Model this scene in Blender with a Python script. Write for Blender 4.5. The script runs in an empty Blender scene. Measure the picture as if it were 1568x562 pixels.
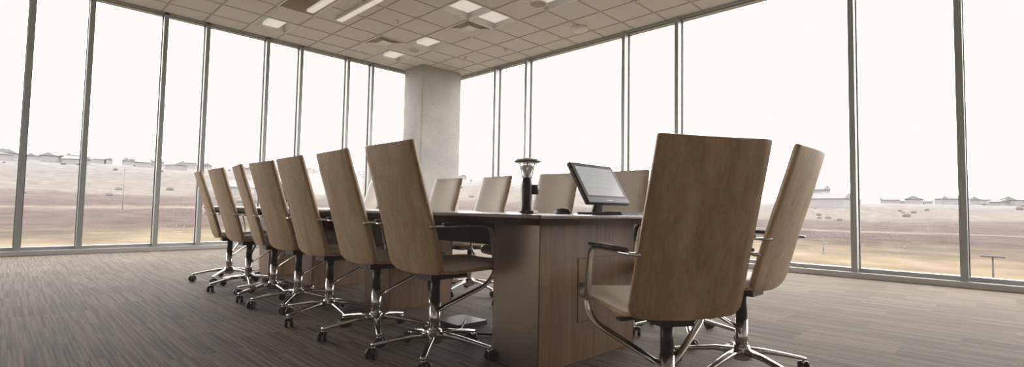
import bpy, math, random
from mathutils import Vector, Matrix
random.seed(4)
scene = bpy.context.scene
PI = math.pi

# ------------------------------------------------------------------ materials
def new_mat(name):
    m = bpy.data.materials.new(name); m.use_nodes = True
    nt = m.node_tree
    return m, nt, nt.nodes['Principled BSDF']

def plain(name, col, rough=0.5, metal=0.0, noise=0.0, nscale=20, bump=0.0, coat=0.0):
    m, nt, b = new_mat(name)
    b.inputs['Base Color'].default_value = (*col, 1)
    b.inputs['Roughness'].default_value = rough
    b.inputs['Metallic'].default_value = metal
    b.inputs['Coat Weight'].default_value = coat
    if noise > 0 or bump > 0:
        tc = nt.nodes.new('ShaderNodeTexCoord')
        n = nt.nodes.new('ShaderNodeTexNoise'); n.inputs['Scale'].default_value = nscale
        n.inputs['Detail'].default_value = 5
        nt.links.new(tc.outputs['Object'], n.inputs['Vector'])
        if noise > 0:
            mx = nt.nodes.new('ShaderNodeMix'); mx.data_type = 'RGBA'
            mx.inputs['A'].default_value = (*[c*(1-noise) for c in col], 1)
            mx.inputs['B'].default_value = (*[min(1, c*(1+noise)) for c in col], 1)
            nt.links.new(n.outputs['Fac'], mx.inputs['Factor'])
            nt.links.new(mx.outputs['Result'], b.inputs['Base Color'])
        if bump > 0:
            bp = nt.nodes.new('ShaderNodeBump'); bp.inputs['Strength'].default_value = bump
            bp.inputs['Distance'].default_value = 0.01
            nt.links.new(n.outputs['Fac'], bp.inputs['Height'])
            nt.links.new(bp.outputs['Normal'], b.inputs['Normal'])
    return m

def wood(name, dark, light, scale=(60, 60, 2.5), rough=0.4, coat=0.0):
    m, nt, b = new_mat(name)
    tc = nt.nodes.new('ShaderNodeTexCoord')
    oi = nt.nodes.new('ShaderNodeObjectInfo')
    add = nt.nodes.new('ShaderNodeVectorMath'); add.operation = 'ADD'
    mul = nt.nodes.new('ShaderNodeVectorMath'); mul.operation = 'SCALE'
    mul.inputs['Scale'].default_value = 7.0
    comb = nt.nodes.new('ShaderNodeCombineXYZ')
    for i in range(3): nt.links.new(oi.outputs['Random'], comb.inputs[i])
    nt.links.new(comb.outputs[0], mul.inputs[0])
    nt.links.new(tc.outputs['Object'], add.inputs[0]); nt.links.new(mul.outputs[0], add.inputs[1])
    mp = nt.nodes.new('ShaderNodeMapping'); mp.inputs['Scale'].default_value = scale
    nt.links.new(add.outputs[0], mp.inputs['Vector'])
    n1 = nt.nodes.new('ShaderNodeTexNoise'); n1.inputs['Scale'].default_value = 1.0
    n1.inputs['Detail'].default_value = 6; n1.inputs['Roughness'].default_value = 0.65
    nt.links.new(mp.outputs[0], n1.inputs['Vector'])
    mp2 = nt.nodes.new('ShaderNodeMapping'); mp2.inputs['Scale'].default_value = tuple(s*0.16 for s in scale)
    nt.links.new(add.outputs[0], mp2.inputs['Vector'])
    n2 = nt.nodes.new('ShaderNodeTexNoise'); n2.inputs['Scale'].default_value = 1.0
    n2.inputs['Detail'].default_value = 3; n2.inputs['Distortion'].default_value = 0.6
    nt.links.new(mp2.outputs[0], n2.inputs['Vector'])
    ma = nt.nodes.new('ShaderNodeMath'); ma.operation = 'ADD'
    nt.links.new(n1.outputs['Fac'], ma.inputs[0]); nt.links.new(n2.outputs['Fac'], ma.inputs[1])
    mr = nt.nodes.new('ShaderNodeMapRange')
    mr.inputs['From Min'].default_value = 0.7; mr.inputs['From Max'].default_value = 1.3
    nt.links.new(ma.outputs[0], mr.inputs['Value'])
    mx = nt.nodes.new('ShaderNodeMix'); mx.data_type = 'RGBA'
    mx.inputs['A'].default_value = (*dark, 1); mx.inputs['B'].default_value = (*light, 1)
    nt.links.new(mr.outputs[0], mx.inputs['Factor'])
    nt.links.new(mx.outputs['Result'], b.inputs['Base Color'])
    b.inputs['Roughness'].default_value = rough
    b.inputs['Coat Weight'].default_value = coat
    b.inputs['Coat Roughness'].default_value = 0.12
    bp = nt.nodes.new('ShaderNodeBump'); bp.inputs['Strength'].default_value = 0.08
    bp.inputs['Distance'].default_value = 0.003
    nt.links.new(n1.outputs['Fac'], bp.inputs['Height']); nt.links.new(bp.outputs['Normal'], b.inputs['Normal'])
    return m

def emis(name, col, strength):
    m, nt, b = new_mat(name)
    b.inputs['Base Color'].default_value = (*col, 1)
    b.inputs['Emission Color'].default_value = (*col, 1)
    b.inputs['Emission Strength'].default_value = strength
    return m

M_oak = wood('oak_veneer', (0.36, 0.235, 0.130), (0.56, 0.40, 0.245), (75, 75, 3))
M_walnut = wood('walnut_panel', (0.135, 0.080, 0.045), (0.25, 0.158, 0.092), (60, 60, 2.2), 0.38)
M_top = wood('table_top_veneer', (0.045, 0.028, 0.019), (0.10, 0.064, 0.042), (50, 2, 50), 0.22, 0.6)
M_edge = plain('table_edge_dark', (0.038, 0.025, 0.018), 0.35, noise=0.2)
M_leather = plain('cream_leather', (0.66, 0.59, 0.50), 0.5, noise=0.06, nscale=90, bump=0.12)
M_chrome = plain('polished_chrome', (0.66, 0.64, 0.61), 0.14, 1.0, noise=0.03, nscale=5)
M_steel = plain('brushed_steel', (0.46, 0.405, 0.35), 0.28, 1.0, noise=0.15, nscale=6)
M_black = plain('black_plastic', (0.018, 0.016, 0.016), 0.4, noise=0.2, nscale=40)
M_pad = plain('black_arm_pad', (0.03, 0.026, 0.024), 0.45, noise=0.2, nscale=60)
M_alu = plain('window_aluminium', (0.36, 0.38, 0.375), 0.4, 0.35, noise=0.06, nscale=8)
M_sill = plain('sill_aluminium', (0.50, 0.50, 0.49), 0.4, 0.3, noise=0.05, nscale=8)
M_wall = plain('painted_wall', (0.70, 0.68, 0.65), 0.8, noise=0.02, nscale=3)
M_white = plain('white_enamel', (0.76, 0.755, 0.74), 0.45, noise=0.02)
M_tbar = plain('ceiling_tbar', (0.50, 0.49, 0.48), 0.5, noise=0.02)
M_dark = plain('dark_gap', (0.10, 0.09, 0.08), 0.8, noise=0.1)
M_gap = plain('diffuser_gap', (0.42, 0.41, 0.39), 0.8, noise=0.1)
M_grille = plain('speaker_grille', (0.40, 0.38, 0.34), 0.6, noise=0.3, nscale=200)
M_tile = plain('ceiling_tile', (0.67, 0.67, 0.665), 0.9, noise=0.06, nscale=160, bump=0.25)
M_slab = plain('plenum_dark', (0.1, 0.09, 0.08), 0.9, noise=0.1)
M_lens = emis('light_lens', (0.9, 0.885, 0.86), 0.38)
M_tan = plain('fixture_reflector', (0.50, 0.43, 0.34), 0.6, noise=0.05)

def concrete():
    m, nt, b = new_mat('concrete')
    tc = nt.nodes.new('ShaderNodeTexCoord')
    n = nt.nodes.new('ShaderNodeTexNoise'); n.inputs['Scale'].default_value = 2.2; n.inputs['Detail'].default_value = 8
    n.inputs['Roughness'].default_value = 0.7
    nt.links.new(tc.outputs['Object'], n.inputs['Vector'])
    v = nt.nodes.new('ShaderNodeTexNoise'); v.inputs['Scale'].default_value = 25; v.inputs['Detail'].default_value = 4
    nt.links.new(tc.outputs['Object'], v.inputs['Vector'])
    cr = nt.nodes.new('ShaderNodeValToRGB')
    cr.color_ramp.elements[0].position = 0.3; cr.color_ramp.elements[0].color = (0.34, 0.335, 0.32, 1)
    cr.color_ramp.elements[1].position = 0.7; cr.color_ramp.elements[1].color = (0.50, 0.49, 0.47, 1)
    ma = nt.nodes.new('ShaderNodeMix'); ma.data_type = 'FLOAT'; ma.inputs[0].default_value = 0.35
    nt.links.new(n.outputs['Fac'], ma.inputs[2]); nt.links.new(v.outputs['Fac'], ma.inputs[3])
    nt.links.new(ma.outputs[0], cr.inputs['Fac'])
    nt.links.new(cr.outputs[0], b.inputs['Base Color']); b.inputs['Roughness'].default_value = 0.85
    return m
M_conc = concrete()

def carpet():
    m, nt, b = new_mat('striped_carpet')
    tc = nt.nodes.new('ShaderNodeTexCoord')
    sep = nt.nodes.new('ShaderNodeSeparateXYZ'); nt.links.new(tc.outputs['Object'], sep.inputs[0])
    cb = nt.nodes.new('ShaderNodeCombineXYZ')
    nt.links.new(sep.outputs['Y'], cb.inputs['X']); nt.links.new(sep.outputs['X'], cb.inputs['Y'])
    br = nt.nodes.new('ShaderNodeTexBrick')
    br.inputs['Scale'].default_value = 1.0
    br.inputs['Brick Width'].default_value = 0.5; br.inputs['Row Height'].default_value = 0.5
    br.inputs['Mortar Size'].default_value = 0.0
    br.inputs['Color1'].default_value = (0, 0, 0, 1); br.inputs['Color2'].default_value = (1, 1, 1, 1)
    nt.links.new(cb.outputs[0], br.inputs['Vector'])
    mp = nt.nodes.new('ShaderNodeMapping'); mp.inputs['Scale'].default_value = (0.9, 70, 1)
    nt.links.new(cb.outputs[0], mp.inputs['Vector'])
    sc = nt.nodes.new('ShaderNodeVectorMath'); sc.operation = 'SCALE'; sc.inputs['Scale'].default_value = 13.7
    nt.links.new(br.outputs['Color'], sc.inputs[0])
    ad = nt.nodes.new('ShaderNodeVectorMath'); ad.operation = 'ADD'
    nt.links.new(mp.outputs[0], ad.inputs[0]); nt.links.new(sc.outputs[0], ad.inputs[1])
    n = nt.nodes.new('ShaderNodeTexNoise'); n.inputs['Scale'].default_value = 1.0
    n.inputs['Detail'].default_value = 3; n.inputs['Roughness'].default_value = 0.6
    nt.links.new(ad.outputs[0], n.inputs['Vector'])
    mr = nt.nodes.new('ShaderNodeMapRange'); mr.inputs['From Min'].default_value = 0.36; mr.inputs['From Max'].default_value = 0.64
    nt.links.new(n.outputs['Fac'], mr.inputs['Value'])
    mx = nt.nodes.new('ShaderNodeMix'); mx.data_type = 'RGBA'
    mx.inputs['A'].default_value = (0.068, 0.053, 0.039, 1); mx.inputs['B'].default_value = (0.205, 0.168, 0.126, 1)
    nt.links.new(mr.outputs[0], mx.inputs['Factor'])
    mt = nt.nodes.new('ShaderNodeMix'); mt.data_type = 'RGBA'; mt.blend_type = 'MULTIPLY'
    mt.inputs['Factor'].default_value = 1.0
    tint = nt.nodes.new('ShaderNodeMapRange'); tint.inputs['To Min'].default_value = 0.84; tint.inputs['To Max'].default_value = 1.12
    nt.links.new(br.outputs['Color'], tint.inputs['Value'])
    nt.links.new(mx.outputs['Result'], mt.inputs['A']); nt.links.new(tint.outputs[0], mt.inputs['B'])
    nt.links.new(mt.outputs['Result'], b.inputs['Base Color'])
    b.inputs['Roughness'].default_value = 0.8
    b.inputs['Specular IOR Level'].default_value = 0.3
    return m
M_carpet = carpet()

def glass():
    m, nt, b = new_mat('window_glass')
    nt.nodes.remove(b)
    out = nt.nodes['Material Output']
    t = nt.nodes.new('ShaderNodeBsdfTransparent'); t.inputs['Color'].default_value = (0.97, 0.97, 0.965, 1)
    g = nt.nodes.new('ShaderNodeBsdfGlossy'); g.inputs['Roughness'].default_value = 0.02
    mx = nt.nodes.new('ShaderNodeMixShader')
    mx.inputs[0].default_value = 0.03
    nt.links.new(t.outputs[0], mx.inputs[1]); nt.links.new(g.outputs[0], mx.inputs[2])
    nt.links.new(mx.outputs[0], out.inputs['Surface'])
    return m
M_glass = glass()

SKY = 7.5
GSC = 3.0/SKY
def terrain_mat():
    m, nt, b = new_mat('hazy_prairie_ground')
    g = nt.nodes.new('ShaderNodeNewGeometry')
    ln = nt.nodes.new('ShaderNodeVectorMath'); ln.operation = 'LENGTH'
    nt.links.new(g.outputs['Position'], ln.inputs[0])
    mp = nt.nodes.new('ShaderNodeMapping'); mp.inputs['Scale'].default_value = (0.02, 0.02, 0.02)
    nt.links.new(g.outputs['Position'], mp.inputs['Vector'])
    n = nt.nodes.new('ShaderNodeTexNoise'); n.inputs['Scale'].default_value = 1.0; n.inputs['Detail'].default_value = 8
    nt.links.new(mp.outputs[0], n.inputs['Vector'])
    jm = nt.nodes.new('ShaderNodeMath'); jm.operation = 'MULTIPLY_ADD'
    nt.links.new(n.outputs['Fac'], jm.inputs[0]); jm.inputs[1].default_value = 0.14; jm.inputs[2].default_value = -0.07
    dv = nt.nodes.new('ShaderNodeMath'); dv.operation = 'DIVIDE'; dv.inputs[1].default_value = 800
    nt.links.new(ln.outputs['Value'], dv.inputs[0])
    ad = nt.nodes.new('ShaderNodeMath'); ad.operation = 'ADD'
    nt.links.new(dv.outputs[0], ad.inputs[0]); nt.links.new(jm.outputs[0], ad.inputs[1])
    cr = nt.nodes.new('ShaderNodeValToRGB'); r = cr.color_ramp  # field tones by distance; far stops paled, haze painted into the colour
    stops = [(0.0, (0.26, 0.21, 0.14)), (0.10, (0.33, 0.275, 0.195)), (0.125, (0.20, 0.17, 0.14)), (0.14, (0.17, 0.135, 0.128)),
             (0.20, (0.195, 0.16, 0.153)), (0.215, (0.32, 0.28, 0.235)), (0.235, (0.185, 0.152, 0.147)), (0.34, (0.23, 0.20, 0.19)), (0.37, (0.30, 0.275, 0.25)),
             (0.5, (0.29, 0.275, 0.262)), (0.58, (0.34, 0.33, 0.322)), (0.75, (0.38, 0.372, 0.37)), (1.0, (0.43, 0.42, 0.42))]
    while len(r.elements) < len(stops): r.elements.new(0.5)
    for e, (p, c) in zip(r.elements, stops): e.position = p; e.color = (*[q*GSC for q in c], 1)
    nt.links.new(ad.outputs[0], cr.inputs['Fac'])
    n2 = nt.nodes.new('ShaderNodeTexNoise'); n2.inputs['Scale'].default_value = 0.18; n2.inputs['Detail'].default_value = 6
    nt.links.new(g.outputs['Position'], n2.inputs['Vector'])
    mr = nt.nodes.new('ShaderNodeMapRange'); mr.inputs['From Min'].default_value = 0.3; mr.inputs['From Max'].default_value = 0.7
    mr.inputs['To Min'].default_value = 0.78; mr.inputs['To Max'].default_value = 1.17
    nt.links.new(n2.outputs['Fac'], mr.inputs['Value'])
    mt = nt.nodes.new('ShaderNodeMix'); mt.data_type = 'RGBA'; mt.blend_type = 'MULTIPLY'; mt.inputs['Factor'].default_value = 1
    nt.links.new(cr.outputs[0], mt.inputs['A']); nt.links.new(mr.outputs[0], mt.inputs['B'])
    nt.links.new(mt.outputs['Result'], b.inputs['Base Color'])
    b.inputs['Roughness'].default_value = 1.0; b.inputs['Specular IOR Level'].default_value = 0.0
    return m
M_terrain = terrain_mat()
M_house = plain('hazy_house_siding', (0.42*GSC, 0.41*GSC, 0.405*GSC), 0.9, noise=0.08, nscale=0.05)  # siding paled: distance haze mixed into the base colour
M_roof = plain('hazy_house_roof', (0.315*GSC, 0.305*GSC, 0.305*GSC), 0.9, noise=0.08, nscale=0.05)  # roof tone lifted the same way, haze included in the colour
M_shrub = plain('shrub_green', (0.23*GSC, 0.21*GSC, 0.195*GSC), 0.9, noise=0.2, nscale=0.3)
M_pole = plain('lamp_pole', (0.09*GSC, 0.085*GSC, 0.085*GSC), 0.7, noise=0.1)
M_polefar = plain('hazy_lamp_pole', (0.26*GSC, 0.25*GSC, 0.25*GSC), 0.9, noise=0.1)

# ------------------------------------------------------------------ mesh builder
class MB:
    def __init__(s): s.v = []; s.f = []; s.m = []; s.sm = []
    def add(s, vs, fs, mat=0, smooth=False):
        o = len(s.v); s.v += [tuple(p) for p in vs]
        for f in fs:
            s.f.append([i+o for i in f]); s.m.append(mat); s.sm.append(smooth)
    def box(s, a, b, mat=0):
        x0, y0, z0 = a; x1, y1, z1 = b
        s.add([(x0,y0,z0),(x1,y0,z0),(x1,y1,z0),(x0,y1,z0),(x0,y0,z1),(x1,y0,z1),(x1,y1,z1),(x0,y1,z1)],
              [(0,3,2,1),(4,5,6,7),(0,1,5,4),(1,2,6,5),(2,3,7,6),(3,0,4,7)], mat)
    def cyl(s, p0, p1, r0, r1=None, n=16, mat=0, smooth=True):
        if r1 is None: r1 = r0
        p0 = Vector(p0); p1 = Vector(p1); d = (p1-p0).normalized()
        a = Vector((0,0,1)) if abs(d.z) < 0.9 else Vector((1,0,0))
        u = d.cross(a).normalized(); w = d.cross(u)
        vs = []
        for p, r in ((p0, r0), (p1, r1)):
            for i in range(n):
                t = 2*PI*i/n; vs.append(p+u*(r*math.cos(t))+w*(r*math.sin(t)))
        s.add(vs, [(i, (i+1) % n, n+(i+1) % n, n+i) for i in range(n)], mat, smooth)
        o = len(s.v)-2*n
        s.f.append([o+i for i in range(n)][::-1]); s.m.append(mat); s.sm.append(False)
        s.f.append([o+n+i for i in range(n)]); s.m.append(mat); s.sm.append(False)
    def lathe(s, c, prof, n=24, mat=0, smooth=True):
        vs = []
        for r, z in prof:
            for i in range(n):
                t = 2*PI*i/n; vs.append((c[0]+r*math.cos(t), c[1]+r*math.sin(t), c[2]+z))
        fs = []
        for k in range(len(prof)-1):
            for i in range(n):
                fs.append((k*n+i, k*n+(i+1) % n, (k+1)*n+(i+1) % n, (k+1)*n+i))
        s.add(vs, fs, mat, smooth)
    def sweep(s, pts, hw, ht, side=None, n=10, mat=0):
        P = [Vector(p) for p in pts]; N = len(P)
        if not isinstance(hw, (list, tuple)): hw = [hw]*N
        if not isinstance(ht, (list, tuple)): ht = [ht]*N
        vs = []
        for i in range(N):
            t = (P[min(i+1, N-1)]-P[max(i-1, 0)]).normalized()
            sd = Vector(side) if side is not None else Vector((0,0,1)).cross(t)
            sd = (sd - t*sd.dot(t)).normalized(); nn = t.cross(sd)
            for k in range(n):
                a = 2*PI*k/n; c, q = math.cos(a), math.sin(a)
                e = 0.6
                cx = math.copysign(abs(c)**e, c); qy = math.copysign(abs(q)**e, q)
                vs.append(P[i]+sd*(hw[i]*cx)+nn*(ht[i]*qy))
        fs = []
        for i in range(N-1):
            for k in range(n):
                fs.append((i*n+k, i*n+(k+1) % n, (i+1)*n+(k+1) % n, (i+1)*n+k))
        fs.append(tuple(range(n))[::-1]); fs.append(tuple((N-1)*n+k for k in range(n)))
        s.add(vs, fs, mat, True)
    def mesh(s, name, mats):
        me = bpy.data.meshes.new(name); me.from_pydata(s.v, [], s.f)
        for m in mats: me.materials.append(m)
        for p, mi, sm in zip(me.polygons, s.m, s.sm):
            p.material_index = mi; p.use_smooth = sm
        me.update()
        import bmesh
        bm = bmesh.new(); bm.from_mesh(me); bmesh.ops.recalc_face_normals(bm, faces=bm.faces); bm.to_mesh(me); bm.free()
        return me
    def obj(s, name, mats, parent=None, loc=(0,0,0), rot=(0,0,0), bevel=0):
        return place(s.mesh(name, mats), name, parent, loc, rot, bevel)

def place(me, name, parent=None, loc=(0,0,0), rot=(0,0,0), bevel=0):
    o = bpy.data.objects.new(name, me); scene.collection.objects.link(o)
    o.location = loc; o.rotation_euler = rot
    if parent: o.parent = parent
    if bevel:
        b = o.modifiers.new('bevel', 'BEVEL'); b.width = bevel; b.segments = 3; b.limit_method = 'ANGLE'
    return o

def empty(name, loc=(0,0,0), rot=(0,0,0)):
    e = bpy.data.objects.new(name, None); scene.collection.objects.link(e)
    e.location = loc; e.rotation_euler = rot; e.empty_display_size = 0.1
    return e

def smooth_path(pts, sub=6):
    P = [Vector(p) for p in pts]; out = []
    for i in range(len(P)-1):
        p0 = P[max(i-1,0)]; p1 = P[i]; p2 = P[i+1]; p3 = P[min(i+2, len(P)-1)]
        for k in range(sub):
            t = k/sub
            out.append(0.5*((2*p1)+(-p0+p2)*t+(2*p0-5*p1+4*p2-p3)*t*t+(-p0+3*p1-3*p2+p3)*t**3))
    out.append(P[-1]); return out

def round_corner_path(pts, r=0.04, seg=6):
    P = [Vector(p) for p in pts]; out = [P[0]]
    for i in range(1, len(P)-1):
        a = (P[i-1]-P[i]); b = (P[i+1]-P[i]); rr = min(r, a.length*0.45, b.length*0.45)
        a = P[i]+a.normalized()*rr; b = P[i]+b.normalized()*rr
        for k in range(seg+1):
            t = k/seg; out.append(a*(1-t)**2+P[i]*2*t*(1-t)+b*t*t)
    out.append(P[-1]); return out

# ------------------------------------------------------------------ room dims
XW, YW, H = 7.64, 10.0, 3.97
XB, YB = -4.9, -4.2
b = MB(); b.box((XB-0.3, YB-0.3, -0.3), (XW+0.25, YW+0.25, 0)); b.obj('floor', [M_carpet])
b = MB(); b.box((XB-0.2, YB-0.2, 0), (XB, YW+0.2, H+0.45)); b.obj('wall_back', [M_wall])
b = MB(); b.box((XB, YB-0.2, 0), (XW+0.2, YB, H+0.45)); b.obj('wall_side', [M_wall])

lx = [XB+0.02, -4.0, -3.06, -2.42, -1.46, -0.80, 0.165, 0.83, 1.78, 2.40, 3.41, 4.05, 5.05, 5.62, 6.62, XW]
ry = [YB+0.02, -2.96, -1.96, 0.395, 1.43, 3.82, 4.82, 7.18, 8.13, YW]
wn = 0
def window(horizontal_axis, a0, a1):
    global wn; wn += 1
    mb = MB()
    W = 0.033
    def bx(p0, p1, q0, q1, z0, z1, mat):
        if horizontal_axis == 'x': mb.box((p0, YW+q0, z0), (p1, YW+q1, z1), mat)
        else: mb.box((XW+q0, p0, z0), (XW+q1, p1, z1), mat)
    qi = -0.03 if horizontal_axis == 'x' else -0.06
    bx(a0, a0+W, qi, 0.16, 0.07, H, 0); bx(a1-W, a1, qi, 0.16, 0.07, H, 0)
    bx(a0+W, a1-W, 0.02, 0.14, 0.07, 0.12, 0); bx(a0+W, a1-W, 0.02, 0.14, H-0.05, H, 0)
    bx(a0+W, a1-W, 0.075, 0.085, 0.12, H-0.05, 1)
    bx(a0+W, a0+W+0.010, 0.06, 0.10, 0.12, H-0.05, 2); bx(a1-W-0.010, a1-W, 0.06, 0.10, 0.12, H-0.05, 2)
    mb.obj('window_%d' % wn, [M_alu, M_glass, M_dark])
for i in range(len(lx)-1): window('x', lx[i], lx[i+1])
for i in range(len(ry)-1): window('y', ry[i], ry[i+1])
b = MB(); b.box((XB, YW-0.05, 0), (XW, YW+0.2, 0.07)); b.obj('baseboard_left', [M_sill], bevel=0.006)
b = MB(); b.box((XW-0.08, YB, 0), (XW+0.2, YW-0.05, 0.07)); b.obj('baseboard_right', [M_sill], bevel=0.006)
b = MB(); b.box((XB, YW, H), (XW+0.2, YW+0.2, H+0.45)); b.obj('wall_left', [M_wall])
b = MB(); b.box((XW, YB, H), (XW+0.2, YW, H+0.45)); b.obj('wall_right', [M_wall])

b = MB(); b.box((6.4, 9.2, 0), (7.5, 9.93, H-0.002))
b.obj('concrete_column', [M_conc, M_dark], bevel=0.012)

T = 0.61
gx = [5.37+T*k for k in range(-20, 4)]; gx = [x for x in gx if x > XB] ; gx = [XB]+gx+[XW] 
gy = [6.45+T*k for k in range(-20, 6)]; gy = [y for y in gy if y > YB]; gy = [YB]+gy+[YW]
troffers = []
def tro(x0, y0, nx, ny, kind): troffers.append((x0, y0, x0+nx*T, y0+ny*T, kind))
X1 = 5.37; X0 = X1-4*T
tro(X0, 6.45+T, 1, 2, 'tan')
tro(X0, 6.45+4*T, 1, 1, 'light')
tro(X1-T, 6.45-T, 2, 1, 'light2')
tro(X1, 6.45+2*T, 1, 1, 'light')
tro(X1, 6.45+4*T, 1, 1, 'light')
tro(X1, 6.45, 1, 1, 'diff')
tro(X1-T, 6.45+3*T, 1, 1, 'diff')
for yy in (6.45-3*T, 6.45-6*T, 6.45-9*T, 6.45-12*T): tro(X0, yy, 1, 2, 'light')
for yy in (6.45-4*T, 6.45-7*T, 6.45-10*T, 6.45-13*T): tro(X1, yy, 1, 2, 'light')
for yy in (6.45+4*T, 6.45, 6.45-4*T, 6.45-8*T): tro(X1-9*T, yy, 1, 1, 'light')
omit = set()
for (x0, y0, x1, y1, k) in troffers:
    for i in range(len(gx)-1):
        for j in range(len(gy)-1):
            cx = (gx[i]+gx[i+1])/2; cy = (gy[j]+gy[j+1])/2
            if x0 < cx < x1 and y0 < cy < y1: omit.add((i, j))
mb = MB()
for i in range(len(gx)-1):
    for j in range(len(gy)-1):
        if (i, j) in omit: continue
        mb.add([(gx[i], gy[j], H), (gx[i+1], gy[j], H), (gx[i+1], gy[j+1], H), (gx[i], gy[j+1], H)], [(0, 1, 2, 3)], 0)
mb.box((XB-0.2, YB-0.2, H+0.45), (XW+0.2, YW+0.2, H+0.55), 1)
mb.obj('ceiling', [M_tile, M_slab])
mb = MB(); w = 0.012
def blocked(ax, c, a0, a1):
    for (x0, y0, x1, y1, k) in troffers:
        if ax == 'x' and x0+0.05 < c < x1-0.05 and y0-0.01 < (a0+a1)/2 < y1+0.01: return True
        if ax == 'y' and y0+0.05 < c < y1-0.05 and x0-0.01 < (a0+a1)/2 < x1+0.01: return True
    return False
for x in gx[1:-1]:
    for j in range(len(gy)-1):
        if not blocked('x', x, gy[j], gy[j+1]):
            mb.box((x-w, gy[j], H-0.006), (x+w, gy[j+1], H-0.0005), 0)
            mb.box((x-w-0.004, gy[j], H-0.003), (x-w, gy[j+1], H-0.0005), 1)
for y in gy[1:-1]:
    for i in range(len(gx)-1):
        if not blocked('y', y, gx[i], gx[i+1]):
            mb.box((gx[i], y-w, H-0.0055), (gx[i+1], y+w, H-0.0005), 0)
            mb.box((gx[i], y-w-0.004, H-0.003), (gx[i+1], y-w, H-0.0005), 1)
mb.obj('trim_1', [M_tbar, M_dark])
mb = MB(); mb.box((XB, YW-0.03, H-0.035), (XW, YW, H)); mb.box((XW-0.03, YB, H-0.035), (XW, YW-0.03, H)); mb.obj('trim_2', [M_alu])

for (x0, y0, x1, y1, kind) in troffers:
    mb = MB(); D = 0.2 if kind != 'diff' else 0.08
    g = 0.014
    a0, b0, a1, b1 = x0+g, y0+g, x1-g, y1-g
    s = 0.05
    vs = [(a0,b0,H),(a1,b0,H),(a1,b1,H),(a0,b1,H),(a0+s,b0+s,H+D),(a1-s,b0+s,H+D),(a1-s,b1-s,H+D),(a0+s,b1-s,H+D)]
    mb.add(vs, [(0,1,5,4),(1,2,6,5),(2,3,7,6),(3,0,4,7),(4,5,6,7)], 0)
    for bb in (((x0,y0,H-0.008),(x1,y0+g+0.01,H)),((x0,y1-g-0.01,H-0.008),(x1,y1,H)),((x0,y0,H-0.008),(x0+g+0.01,y1,H)),((x1-g-0.01,y0,H-0.008),(x1,y1,H))):
        mb.box(bb[0], bb[1], 1)
    if kind == 'diff':
        cx, cy = (x0+x1)/2, (y0+y1)/2; hh = (x1-x0)/2
        for k, q in enumerate((0.90, 0.76, 0.60, 0.44)):
            r1 = hh*q; r0 = r1-0.026; zz = H-0.006; z2 = H+0.004
            vs = [(cx-r1,cy-r1,zz),(cx+r1,cy-r1,zz),(cx+r1,cy+r1,zz),(cx-r1,cy+r1,zz),(cx-r0,cy-r0,z2),(cx+r0,cy-r0,z2),(cx+r0,cy+r0,z2),(cx-r0,cy+r0,z2)]
            mb.add(vs, [(0,1,5,4),(1,2,6,5),(2,3,7,6),(3,0,4,7)], 1)
        r = hh*0.33; mb.box((cx-r, cy-r, H-0.004), (cx+r, cy+r, H+0.012), 1)
        mb.obj('air_diffuser', [M_gap, M_white], bevel=0.0)
    elif kind == 'tan':
        mb.box((x1-0.16, y0+0.06, H+0.02), (x1-0.05, y1-0.06, H+0.06), 2)
        mb.obj('ceiling_light', [M_tan, M_white, M_lens])
    elif kind == 'light2':
        for q in (0, 1):
            c0 = x0+q*T
            mb.box((c0+0.10, y0+0.12, H+0.05), (c0+T-0.10, y1-0.12, H+0.09), 2)
        mb.box((x0+T-0.015, y0, H-0.008), (x0+T+0.015, y1, H+0.15), 1)
        mb.obj('ceiling_light', [M_white, M_white, M_lens])
    else:
        cx = (x0+x1)/2
        mb.box((cx-0.13, y0+0.07, H+0.03), (cx+0.13, y1-0.07, H+0.08), 2)
        mb.obj('ceiling_light', [M_white, M_white, M_lens])
mb = MB(); mb.box((3.80, 6.7, H-0.05), (3.93, 8.05, H-0.007), 0); mb.box((3.815, 6.72, H-0.056), (3.915, 8.03, H-0.05), 1)
mb.obj('linear_ceiling_light', [M_white, M_lens])
for (x, y, r) in ((5.68, 5.14, 0.13), (5.72, 8.55, 0.11), (3.2, 3.0, 0.13)):
    mb = MB(); mb.lathe((x, y, H), [(r+0.02, -0.007), (r+0.015, -0.015), (r, -0.015), (r-0.005, -0.01)], 32, 1)
    mb.lathe((x, y, H), [(r-0.005, -0.01), (0.0, -0.014)], 32, 0); mb.obj('ceiling_speaker', [M_grille, M_white])
mb = MB(); mb.lathe((6.95, 5.3, H), [(0.15, -0.006), (0.15, -0.03), (0.12, -0.055), (0.06, -0.065), (0, -0.066)], 32, 0); mb.obj('smoke_detector', [M_white])
for (x, y) in ((4.6, 7.4), (6.9, 7.1), (4.3, 5.4), (6.7, 8.1)):
    mb = MB(); mb.lathe((x, y, H), [(0.04, -0.006), (0.035, -0.012), (0.012, -0.014), (0.010, -0.04), (0.022, -0.042), (0.0, -0.045)], 16, 0); mb.obj('fire_sprinkler', [M_chrome])

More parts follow.
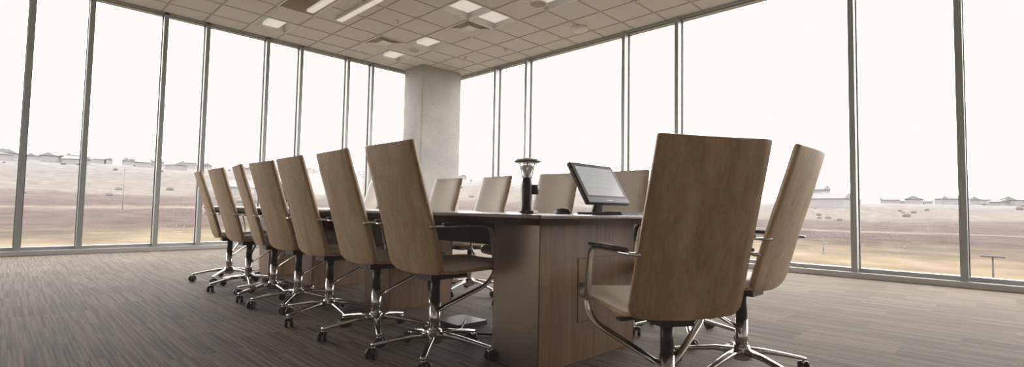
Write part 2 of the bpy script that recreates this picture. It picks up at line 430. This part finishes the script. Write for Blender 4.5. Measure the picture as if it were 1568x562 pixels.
# ------------------------------------------------------------------ chair
def sheet(profile, width, a, bofs, curve=0.0, nu=14, puff=False, mb=None, mat=0):
    if mb is None: mb = MB()
    N = len(profile)
    P = [Vector((p[0], 0, p[1])) for p in profile]
    L = [0]
    for i in range(1, N): L.append(L[-1]+(P[i]-P[i-1]).length)
    tot = L[-1]
    va, vb = [], []
    for i in range(N):
        t = (P[min(i+1, N-1)]-P[max(i-1, 0)]).normalized()
        nrm = Vector((t.z, 0, -t.x))
        hw = width(L[i], tot)
        for k in range(nu+1):
            u = -1+2*k/nu
            base = P[i]+Vector((0, u*hw, 0))+nrm*(curve*u*u)
            bo = bofs
            if puff:
                e = min(1.0, L[i]/0.03+0.15, (tot-L[i])/0.03+0.15)
                bo = a+(bofs-a)*(1-abs(u)**8*0.75)*math.sqrt(max(0.05, e))
            va.append(base+nrm*a); vb.append(base+nrm*bo)
    n = nu+1; fs = []; M = N*n
    for i in range(N-1):
        for k in range(nu):
            q = (i*n+k, i*n+k+1, (i+1)*n+k+1, (i+1)*n+k)
            fs.append(q[::-1]); fs.append(tuple(j+M for j in q))
    for i in range(N-1):
        fs.append((i*n, (i+1)*n, (i+1)*n+M, i*n+M)); fs.append((i*n+nu, i*n+nu+M, (i+1)*n+nu+M, (i+1)*n+nu))
    for k in range(nu):
        fs.append((k, k+M, k+1+M, k+1)); q = (N-1)*n
        fs.append((q+k, q+k+1, q+k+1+M, q+k+M))
    mb.add(va+vb, fs, mat, True)
    return mb

def densify(pts, ends=0.06):
    sp = smooth_path([(p[0], 0, p[1]) for p in pts], 8)
    P = [(p.x, p.z) for p in sp]
    L = [0]
    for i in range(1, len(P)): L.append(L[-1]+math.dist(P[i], P[i-1]))
    tot = L[-1]
    ss = [ends*(1-math.cos(PI/2*k/7)) for k in range(7)] + [ends+(tot-2*ends)*k/14 for k in range(15)] + [tot-ends*(1-math.cos(PI/2*k/7)) for k in range(6, -1, -1)]
    out = []
    for s_ in ss:
        j = 0
        while j < len(L)-2 and L[j+1] < s_: j += 1
        t = (s_-L[j])/max(1e-9, L[j+1]-L[j])
        out.append((P[j][0]*(1-t)+P[j+1][0]*t, P[j][1]*(1-t)+P[j+1][1]*t))
    return out

def wfun(w0, w1, r0, r1, inset=0.0):
    def f(s, tot):
        w = w0+(w1-w0)*s/tot - inset
        if s < r0: w = w-r0+math.sqrt(max(0, r0*r0-(r0-s)**2))
        e = tot-s
        if e < r1: w = w-r1+math.sqrt(max(0, r1*r1-(r1-e)**2))
        return max(w, 0.02)
    return f

BACK = densify([(-0.095, 0.445), (-0.115, 0.50), (-0.150, 0.62), (-0.205, 0.80), (-0.262, 0.98), (-0.298, 1.10)])
back_shell = sheet(BACK, wfun(0.234, 0.221, 0.055, 0.010), -0.010, 0.004, 0.018).mesh('back_shell', [M_oak])
back_pad = sheet(BACK, wfun(0.234, 0.221, 0.055, 0.012, 0.006), 0.004, 0.030, 0.018, puff=True).mesh('back_cushion', [M_leather])
SEAT = densify([(0.445, 0.438), (0.415, 0.458), (0.34, 0.470), (0.14, 0.466), (-0.02, 0.462), (-0.09, 0.468)])
seat_shell = sheet(SEAT, wfun(0.226, 0.230, 0.06, 0.02), -0.022, -0.008, 0.012).mesh('seat_shell', [M_oak])
seat_pad = sheet(SEAT, wfun(0.226, 0.230, 0.06, 0.02, 0.003), -0.008, 0.032, 0.012, puff=True).mesh('seat_cushion', [M_leather])
CX = 0.035
mb = MB()
mb.box((CX-0.08, -0.07, 0.405), (CX+0.16, 0.07, 0.446), 0)
mb.cyl((CX, 0, 0.27), (CX, 0, 0.41), 0.026, mat=0); mb.cyl((CX+0.02, 0.07, 0.42), (CX+0.02, 0.17, 0.42), 0.007, mat=0)
mb.box((CX, 0.165, 0.415), (CX+0.04, 0.20, 0.425), 0)
mb.cyl((CX, 0, 0.10), (CX, 0, 0.28), 0.031, 0.029, mat=1)
column = mb.mesh('gas_column', [M_black, M_chrome])
def arm(sg):
    mb = MB()
    pts = round_corner_path([(CX, 0.02*sg, 0.235), (CX+0.055, 0.12*sg, 0.30), (0.175, 0.252*sg, 0.385), (0.228, 0.264*sg, 0.45), (0.205, 0.264*sg, 0.60), (0.185, 0.264*sg, 0.69), (0.05, 0.264*sg, 0.697), (-0.12, 0.260*sg, 0.692), (-0.185, 0.236*sg, 0.69)], 0.05, 6)
    mb.sweep(pts, 0.014, 0.0065, side=(0, 1, 0) , mat=0)
    pad = [(0.17, 0.264*sg, 0.706), (0.05, 0.264*sg, 0.708), (-0.12, 0.260*sg, 0.703)]
    mb.sweep(pad, 0.02, 0.008, side=(0, 1, 0), mat=1)
    return mb.mesh('arm_%s' % ('left' if sg > 0 else 'right'), [M_chrome, M_pad])
armL, armR = arm(1), arm(-1)
mb = MB(); mb.lathe((0, 0, 0), [(0.0, 0.135), (0.036, 0.135), (0.042, 0.12), (0.045, 0.075), (0.036, 0.065), (0, 0.065)], 24, 0)
cs = MB()
for k in range(5):
    a = 2*PI*k/5; c, s = math.cos(a), math.sin(a)
    pts = [(0.03*c, 0.03*s, 0.108), (0.12*c, 0.12*s, 0.104), (0.22*c, 0.22*s, 0.088), (0.31*c, 0.31*s, 0.070), (0.325*c, 0.325*s, 0.068)]
    mb.sweep(pts, [0.024, 0.019, 0.016, 0.014, 0.012], [0.017, 0.013, 0.010, 0.009, 0.008], mat=0, n=12)
    px, py = 0.315*c, 0.315*s
    ca = a+1.1; dx, dy = math.cos(ca), math.sin(ca); nx, ny = -dy, dx
    ox, oy = px+dx*0.012, py+dy*0.012
    for q in (-1, 1):
        cs.cyl((ox+nx*0.008*q, oy+ny*0.008*q, 0.028), (ox+nx*0.025*q, oy+ny*0.025*q, 0.028), 0.028, 0.026, 18, 0)
    cs.cyl((px, py, 0.03), (px, py, 0.068), 0.009, mat=1)
    cs.box((ox-0.014, oy-0.014, 0.04), (ox+0.014, oy+0.014, 0.057), 0)
star = mb.mesh('star_base', [M_chrome]); casters = cs.mesh('casters', [M_black, M_chrome])

def chair(x, y, deg, dz=0.0, spin=None):
    e = empty('office_chair', (x, y, 0), (0, 0, math.radians(deg)))
    sp = random.uniform(0, 72) if spin is None else spin
    for me in (back_shell, back_pad, seat_shell, seat_pad, column, armL, armR):
        place(me, me.name, e, (0, 0, dz))
    for me in (star, casters): place(me, me.name, e, (CX, 0, 0), (0, 0, math.radians(sp)))
    return e
left_rows = [(1.625, 2.215, 0, 8), (1.62, 2.81, -3, 30), (1.61, 3.42, -1, 50), (1.62, 3.98, 2, 12), (1.63, 4.52, -9, 64), (1.625, 5.13, 0, 40), (1.65, 5.80, -7, 20)]
for x, y, a, s in left_rows: chair(x, y, a, 0, s)
for x, y, a, s in [(3.14, 1.50, 178, 33), (3.18, 2.17, 184, 10), (3.14, 2.82, 180, 44), (3.14, 3.62, 176, 20), (3.14, 4.36, 183, 60), (3.14, 5.1, 180, 5), (3.14, 5.85, 178, 15)]:
    chair(x, y, a, 0, s)
chair(1.86, 0.955, 58.0, -0.06, 30)
chair(2.60, 0.93, 90, -0.02, 12)

# ------------------------------------------------------------------ table
e = empty('conference_table')
TX0, TX1, TY0, TY1 = 1.56, 3.08, 1.38, 6.35
mb = MB(); mb.box((TX0, TY0, 0.742), (TX1, TY1, 0.760)); mb.obj('table_top', [M_top], e, bevel=0.004)
mb = MB()
s = 0.03
vs = [(TX0,TY0,0.7415),(TX1,TY0,0.7415),(TX1,TY1,0.7415),(TX0,TY1,0.7415),(TX0+s,TY0+s,0.715),(TX1-s,TY0+s,0.715),(TX1-s,TY1-s,0.715),(TX0+s,TY1-s,0.715)]
mb.add(vs, [(0,1,5,4),(1,2,6,5),(2,3,7,6),(3,0,4,7),(4,5,6,7),(0,1,2,3)], 0); mb.obj('top_edge', [M_edge], e)
def pedestal(x0, x1, y0, y1, steel):
    mb = MB()
    mb.box((x0+0.006, y0+0.006, 0.0), (x1-0.006, y1-0.006, 0.712), 1)
    t = 0.006
    for yy, sg in ((y0, 1), (y1, -1)):
        ya, yb = (yy, yy+t) if sg > 0 else (yy-t, yy)
        xd0, xd1, zd0, zd1 = x0+0.36*(x1-x0), x0+0.80*(x1-x0), 0.20, 0.53
        mb.box((x0, ya, 0.0), (xd0-0.003, yb, 0.712), 0); mb.box((xd1+0.003, ya, 0.0), (x1, yb, 0.712), 0)
        mb.box((xd0-0.003, ya, 0.0), (xd1+0.003, yb, zd0-0.003), 0); mb.box((xd0-0.003, ya, zd1+0.003), (xd1+0.003, yb, 0.712), 0)
        mb.box((xd0, ya-0.003*sg if sg>0 else ya, zd0), (xd1, yb if sg>0 else yb+0.003, zd1), 0)
        xm = (xd0+xd1)/2
        if sg > 0: mb.box((xd0+0.015, ya-0.008, zd1-0.15), (xd0+0.085, ya-0.002, zd1-0.125), 3)
        else: mb.box((xm-0.05, yb, zd1-0.035), (xm+0.05, yb+0.006, zd1-0.02), 3)
    mb.box((x0-0.001, y0, 0.0), (x0+t, y1, 0.712), 2 if steel else 0)
    mb.box((x1-t, y0, 0.0), (x1+0.001, y1, 0.712), 2 if steel else 0)
    mb.obj('pedestal', [M_walnut, M_edge, M_steel, M_black], e)
pedestal(1.825, 2.68, 1.62, 1.935, True)
pedestal(2.10, 2.70, 3.38, 3.75, False)
pedestal(2.10, 2.70, 4.75, 5.07, False)
pedestal(2.10, 2.70, 5.85, 6.15, False)
mb = MB(); mb.box((2.25, 1.95, 0.55), (2.45, 5.84, 0.70)); mb.obj('cable_tray', [M_edge], e)

def monitor(loc, rotz, name='desktop_monitor'):
    e = empty(name, loc, (0, 0, rotz))
    W, Hh = 0.41, 0.265
    p = empty('screen_tilt', (0, 0, 0.065)); p.parent = e; p.rotation_euler = (math.radians(-31), 0, 0)
    mb = MB(); mb.box((-W/2, 0, 0), (W/2, 0.028, Hh), 0); mb.obj('housing', [M_black], p, bevel=0.008)
    mb = MB(); mb.box((-W/2+0.03, -0.0015, 0.048), (W/2-0.03, 0.001, Hh-0.028), 0)
    mb.obj('screen', [M_screen], p)
    mb = MB(); mb.box((-W/2+0.006, -0.002, 0.006), (W/2-0.006, 0.001, 0.034), 0)
    mb.box((-0.03, -0.0028, 0.015), (0.03, -0.002, 0.022), 1); 
    mb.obj('lower_bezel', [M_bezel, M_white], p, bevel=0.001)
    mb = MB(); mb.sweep([(0, 0.09, 0.012), (0, 0.085, 0.05), (0, 0.055, 0.12)], [0.05, 0.04, 0.035], 0.01, side=(1, 0, 0))
    mb.box((-0.11, -0.02, 0.0), (0.11, 0.15, 0.014)); mb.obj('stand', [M_black], e, bevel=0.004)
    return e
def screen_mat():
    m, nt, b = new_mat('lit_screen')
    tc = nt.nodes.new('ShaderNodeTexCoord')
    br = nt.nodes.new('ShaderNodeTexBrick'); br.inputs['Scale'].default_value = 1
    br.inputs['Brick Width'].default_value = 0.06; br.inputs['Row Height'].default_value = 0.028; br.inputs['Mortar Size'].default_value = 0.003
    br.offset = 0.0
    br.inputs['Color1'].default_value = (0.47, 0.50, 0.50, 1); br.inputs['Color2'].default_value = (0.51, 0.54, 0.54, 1)
    br.inputs['Mortar'].default_value = (0.53, 0.56, 0.56, 1)
    sp = nt.nodes.new('ShaderNodeSeparateXYZ'); cb = nt.nodes.new('ShaderNodeCombineXYZ')
    nt.links.new(tc.outputs['Object'], sp.inputs[0]); nt.links.new(sp.outputs['X'], cb.inputs['X']); nt.links.new(sp.outputs['Z'], cb.inputs['Y'])
    nt.links.new(cb.outputs[0], br.inputs['Vector'])
    nt.links.new(br.outputs['Color'], b.inputs['Emission Color']); b.inputs['Emission Strength'].default_value = 0.68
    b.inputs['Base Color'].default_value = (0.1, 0.1, 0.11, 1); b.inputs['Roughness'].default_value = 0.2
    return m
M_screen = screen_mat(); M_bezel = plain('silver_bezel', (0.12, 0.13, 0.15), 0.35, 0.3, noise=0.05)
monitor((2.385, 1.59, 0.760), 0)
monitor((2.06, 5.5, 0.760), math.radians(100))

e = empty('conference_camera', (2.34, 2.19, 0.760))
mb = MB()
mb.lathe((0, 0, 0), [(0.0, 0), (0.05, 0), (0.05, 0.008), (0.036, 0.016), (0.034, 0.10), (0.036, 0.17), (0.030, 0.215), (0.022, 0.225), (0.0, 0.226)], 32)
mb.lathe((0.045, -0.02, 0), [(0, 0.12), (0.03, 0.12), (0.032, 0.15), (0.03, 0.18), (0, 0.18)], 20)
mb.obj('stem', [M_black], e)
mb = MB(); mb.lathe((0, 0, 0), [(0.020, 0.226), (0.014, 0.24), (0.030, 0.265), (0.045, 0.292), (0.047, 0.30)], 32)
mb.obj('mirror_cone', [M_white], e)
mb = MB(); mb.lathe((0, 0, 0), [(0.0, 0.318), (0.075, 0.318), (0.092, 0.326), (0.092, 0.336), (0.07, 0.343), (0.0, 0.346)], 40)
for k in range(4):
    a = PI/4+k*PI/2; mb.cyl((0.028*math.cos(a), 0.028*math.sin(a), 0.222), (0.05*math.cos(a), 0.05*math.sin(a), 0.32), 0.004, mat=0)
mb.obj('head', [M_chrome, M_black], e)
mb = MB(); mb.box((2.26, 1.44, 0.7605), (2.60, 1.56, 0.775)); 
for r in range(5):
    for c in range(14): mb.box((2.268+c*0.0235, 1.448+r*0.022, 0.775), (2.288+c*0.0235, 1.466+r*0.022, 0.779))
mb.obj('computer_keyboard', [M_black], bevel=0.001)
mb = MB(); mb.lathe((0, 0, 0), [(0.032, 0), (0.033, 0.012), (0.025, 0.027), (0.0, 0.033)], 20)
o = mb.obj('computer_mouse', [M_black], loc=(2.10, 1.70, 0.7605)); o.scale = (0.9, 1.6, 1)
mb = MB(); mb.box((-0.09, -0.022, 0), (0.09, 0.022, 0.016)); mb.obj('remote_control', [M_black], loc=(2.02, 1.85, 0.7605), rot=(0, 0, 0.6), bevel=0.006)
mb = MB(); mb.box((2.1, 2.55, 0.0), (2.35, 2.8, 0.03), 0)
mb.sweep(smooth_path([(2.2, 2.6, 0.035), (2.05, 2.45, 0.012), (2.15, 2.3, 0.012), (2.3, 2.1, 0.012), (2.3, 1.98, 0.02)]), 0.007, 0.007, n=8, mat=0)
mb.obj('floor_outlet_box', [M_black])

# ------------------------------------------------------------------ outside
LT = [(0, -4.5), (60, -4.5), (110, -3.8), (200, 0.5), (300, 7.2), (450, 23), (520, 31), (900, 58), (1600, 105)]
RT = [(0, -4.5), (60, -4.5), (110, -4.0), (200, -3.1), (300, 0.6), (450, 8), (560, 11), (900, 19), (1600, 34)]
def interp(tb, d):
    for (a, za), (b_, zb) in zip(tb, tb[1:]):
        if d <= b_: return za+(zb-za)*(d-a)/(b_-a)
    return tb[-1][1]
def tz(x, y):
    d = math.hypot(x, y); a = math.degrees(math.atan2(y, x))
    if a > 135: a = 270-a
    t = min(1, max(0, (a-20)/35)); t = t*t*(3-2*t)
    w = 1.5*math.sin(x*0.013+1)*math.sin(y*0.017)*min(1, d/300)
    return interp(RT, d)*(1-t)+interp(LT, d)*t+w
mb = MB(); rings = [8, 20, 40, 60, 80, 110, 140, 170, 200, 240, 280, 320, 360, 400, 450, 500, 550, 620, 700, 800, 950, 1150, 1400, 1600]
na = 144; vs = []
for R in rings:
    for k in range(na):
        a = 2*PI*k/na; x, y = R*math.cos(a), R*math.sin(a); vs.append((x, y, tz(x, y)))
fs = []
for i in range(len(rings)-1):
    for k in range(na): fs.append((i*na+k, i*na+(k+1) % na, (i+1)*na+(k+1) % na, (i+1)*na+k))
fs.append(tuple(range(na)))
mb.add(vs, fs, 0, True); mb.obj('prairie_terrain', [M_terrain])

mb = MB()
def house(x, y, w, d, h, rot):
    z = tz(x, y)-1; c, s = math.cos(rot), math.sin(rot)
    def R(px, py, pz): return (x+px*c-py*s, y+px*s+py*c, z+pz)
    vs = [R(-w/2,-d/2,0),R(w/2,-d/2,0),R(w/2,d/2,0),R(-w/2,d/2,0),R(-w/2,-d/2,h),R(w/2,-d/2,h),R(w/2,d/2,h),R(-w/2,d/2,h)]
    mb.add(vs, [(0,1,5,4),(1,2,6,5),(2,3,7,6),(3,0,4,7)], 0)
    o = 0.8
    rv = [R(-w/2-o,-d/2-o,h-0.2),R(w/2+o,-d/2-o,h-0.2),R(w/2+o,d/2+o,h-0.2),R(-w/2-o,d/2+o,h-0.2),R(-w/2-o,0,h+d*0.28),R(w/2+o,0,h+d*0.28)]
    mb.add(rv, [(0,1,5,4),(2,3,4,5),(0,4,3),(1,2,5),(0,3,2,1)], 1)
for k in range(60):
    a = math.radians(random.uniform(50, 96)); R = random.uniform(470, 640)
    house(R*math.cos(a), R*math.sin(a), random.uniform(8, 14), random.uniform(7, 11), random.uniform(4, 6), random.uniform(0, 3.1))
for k in range(40):
    a = math.radians(random.uniform(-14, 15)); R = random.uniform(520, 680)
    house(R*math.cos(a), R*math.sin(a), random.uniform(9, 15), random.uniform(8, 11), random.uniform(4, 6), random.uniform(0, 3.1))
a = math.radians(13); house(420*math.cos(a), 420*math.sin(a), 30, 14, 7, 1.4); house(425*math.cos(a)+4, 425*math.sin(a)+6, 14, 12, 13, 1.4)
a = math.radians(72.5); house(300*math.cos(a), 300*math.sin(a), 20, 13, 5, -0.35)
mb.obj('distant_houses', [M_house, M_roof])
mb = MB()
for k in range(110):
    a = math.radians(random.choice([random.uniform(45, 100), random.uniform(-20, 16)])); R = random.uniform(200, 560)
    x, y = R*math.cos(a), R*math.sin(a); r = random.uniform(0.8, 2.0)
    mb.lathe((x, y, tz(x, y)-0.2), [(r*0.7, 0), (r, r*0.5), (r*0.7, r*1.1), (0, r*1.4)], 7)
mb.obj('shrubs', [M_shrub])
def lamp_post(x, y, h, mat):
    z = tz(x, y); mb = MB(); mb.cyl((0, 0, -0.3), (0, 0, h), 0.07, 0.05)
    mb.box((-0.1, -0.6, h), (0.1, 0.6, h+0.1)); mb.cyl((0, 0, -0.3), (0, 0, 0.3), 0.2)
    mb.obj('street_lamp', [mat], loc=(x, y, z))
lamp_post(46, 1.0, 2.7, M_pole); lamp_post(75, 17.5, 2.4, M_polefar)
lamp_post(38, 118, 9, M_polefar); lamp_post(20, 150, 10, M_polefar); lamp_post(52, 150, 10, M_polefar)

# ------------------------------------------------------------------ world
w = bpy.data.worlds.new('overcast_sky'); scene.world = w; w.use_nodes = True
bg = w.node_tree.nodes['Background']; bg.inputs['Color'].default_value = (1.0, 0.99, 0.98, 1); bg.inputs['Strength'].default_value = SKY

# ------------------------------------------------------------------ camera
cam = bpy.data.cameras.new('camera'); co = bpy.data.objects.new('camera', cam); scene.collection.objects.link(co)
cam.sensor_width = 36; cam.lens = 772/1568*36; cam.clip_end = 5000; cam.clip_start = 0.05
yaw = math.radians(44.8); F0 = Vector((math.cos(yaw), math.sin(yaw), 0)); R0 = Vector((math.sin(yaw), -math.cos(yaw), 0))
pitch = math.atan(40/772)
F = F0*math.cos(pitch)+Vector((0, 0, 1))*math.sin(pitch)
U = R0.cross(F)
roll = 0.018
R = R0*math.cos(roll)+U*math.sin(roll); U2 = R.cross(F)
m = Matrix((R, U2, -F)).transposed().to_4x4(); m.translation = Vector((0, 0, 0.78))
co.matrix_world = m
scene.camera = co
vs_ = scene.view_settings
vs_.view_transform = 'Standard'
vs_.look = 'None'
vs_.exposure = 0
vs_.use_curve_mapping = True
cm = vs_.curve_mapping
cm.extend = 'HORIZONTAL'
for ci, (lo, hi) in enumerate(((0.010, 0.995), (0.0075, 0.962), (0.0065, 0.958))):
    pts = cm.curves[ci].points
    pts[0].location = (0, lo); pts[1].location = (1, hi)
cm.update()
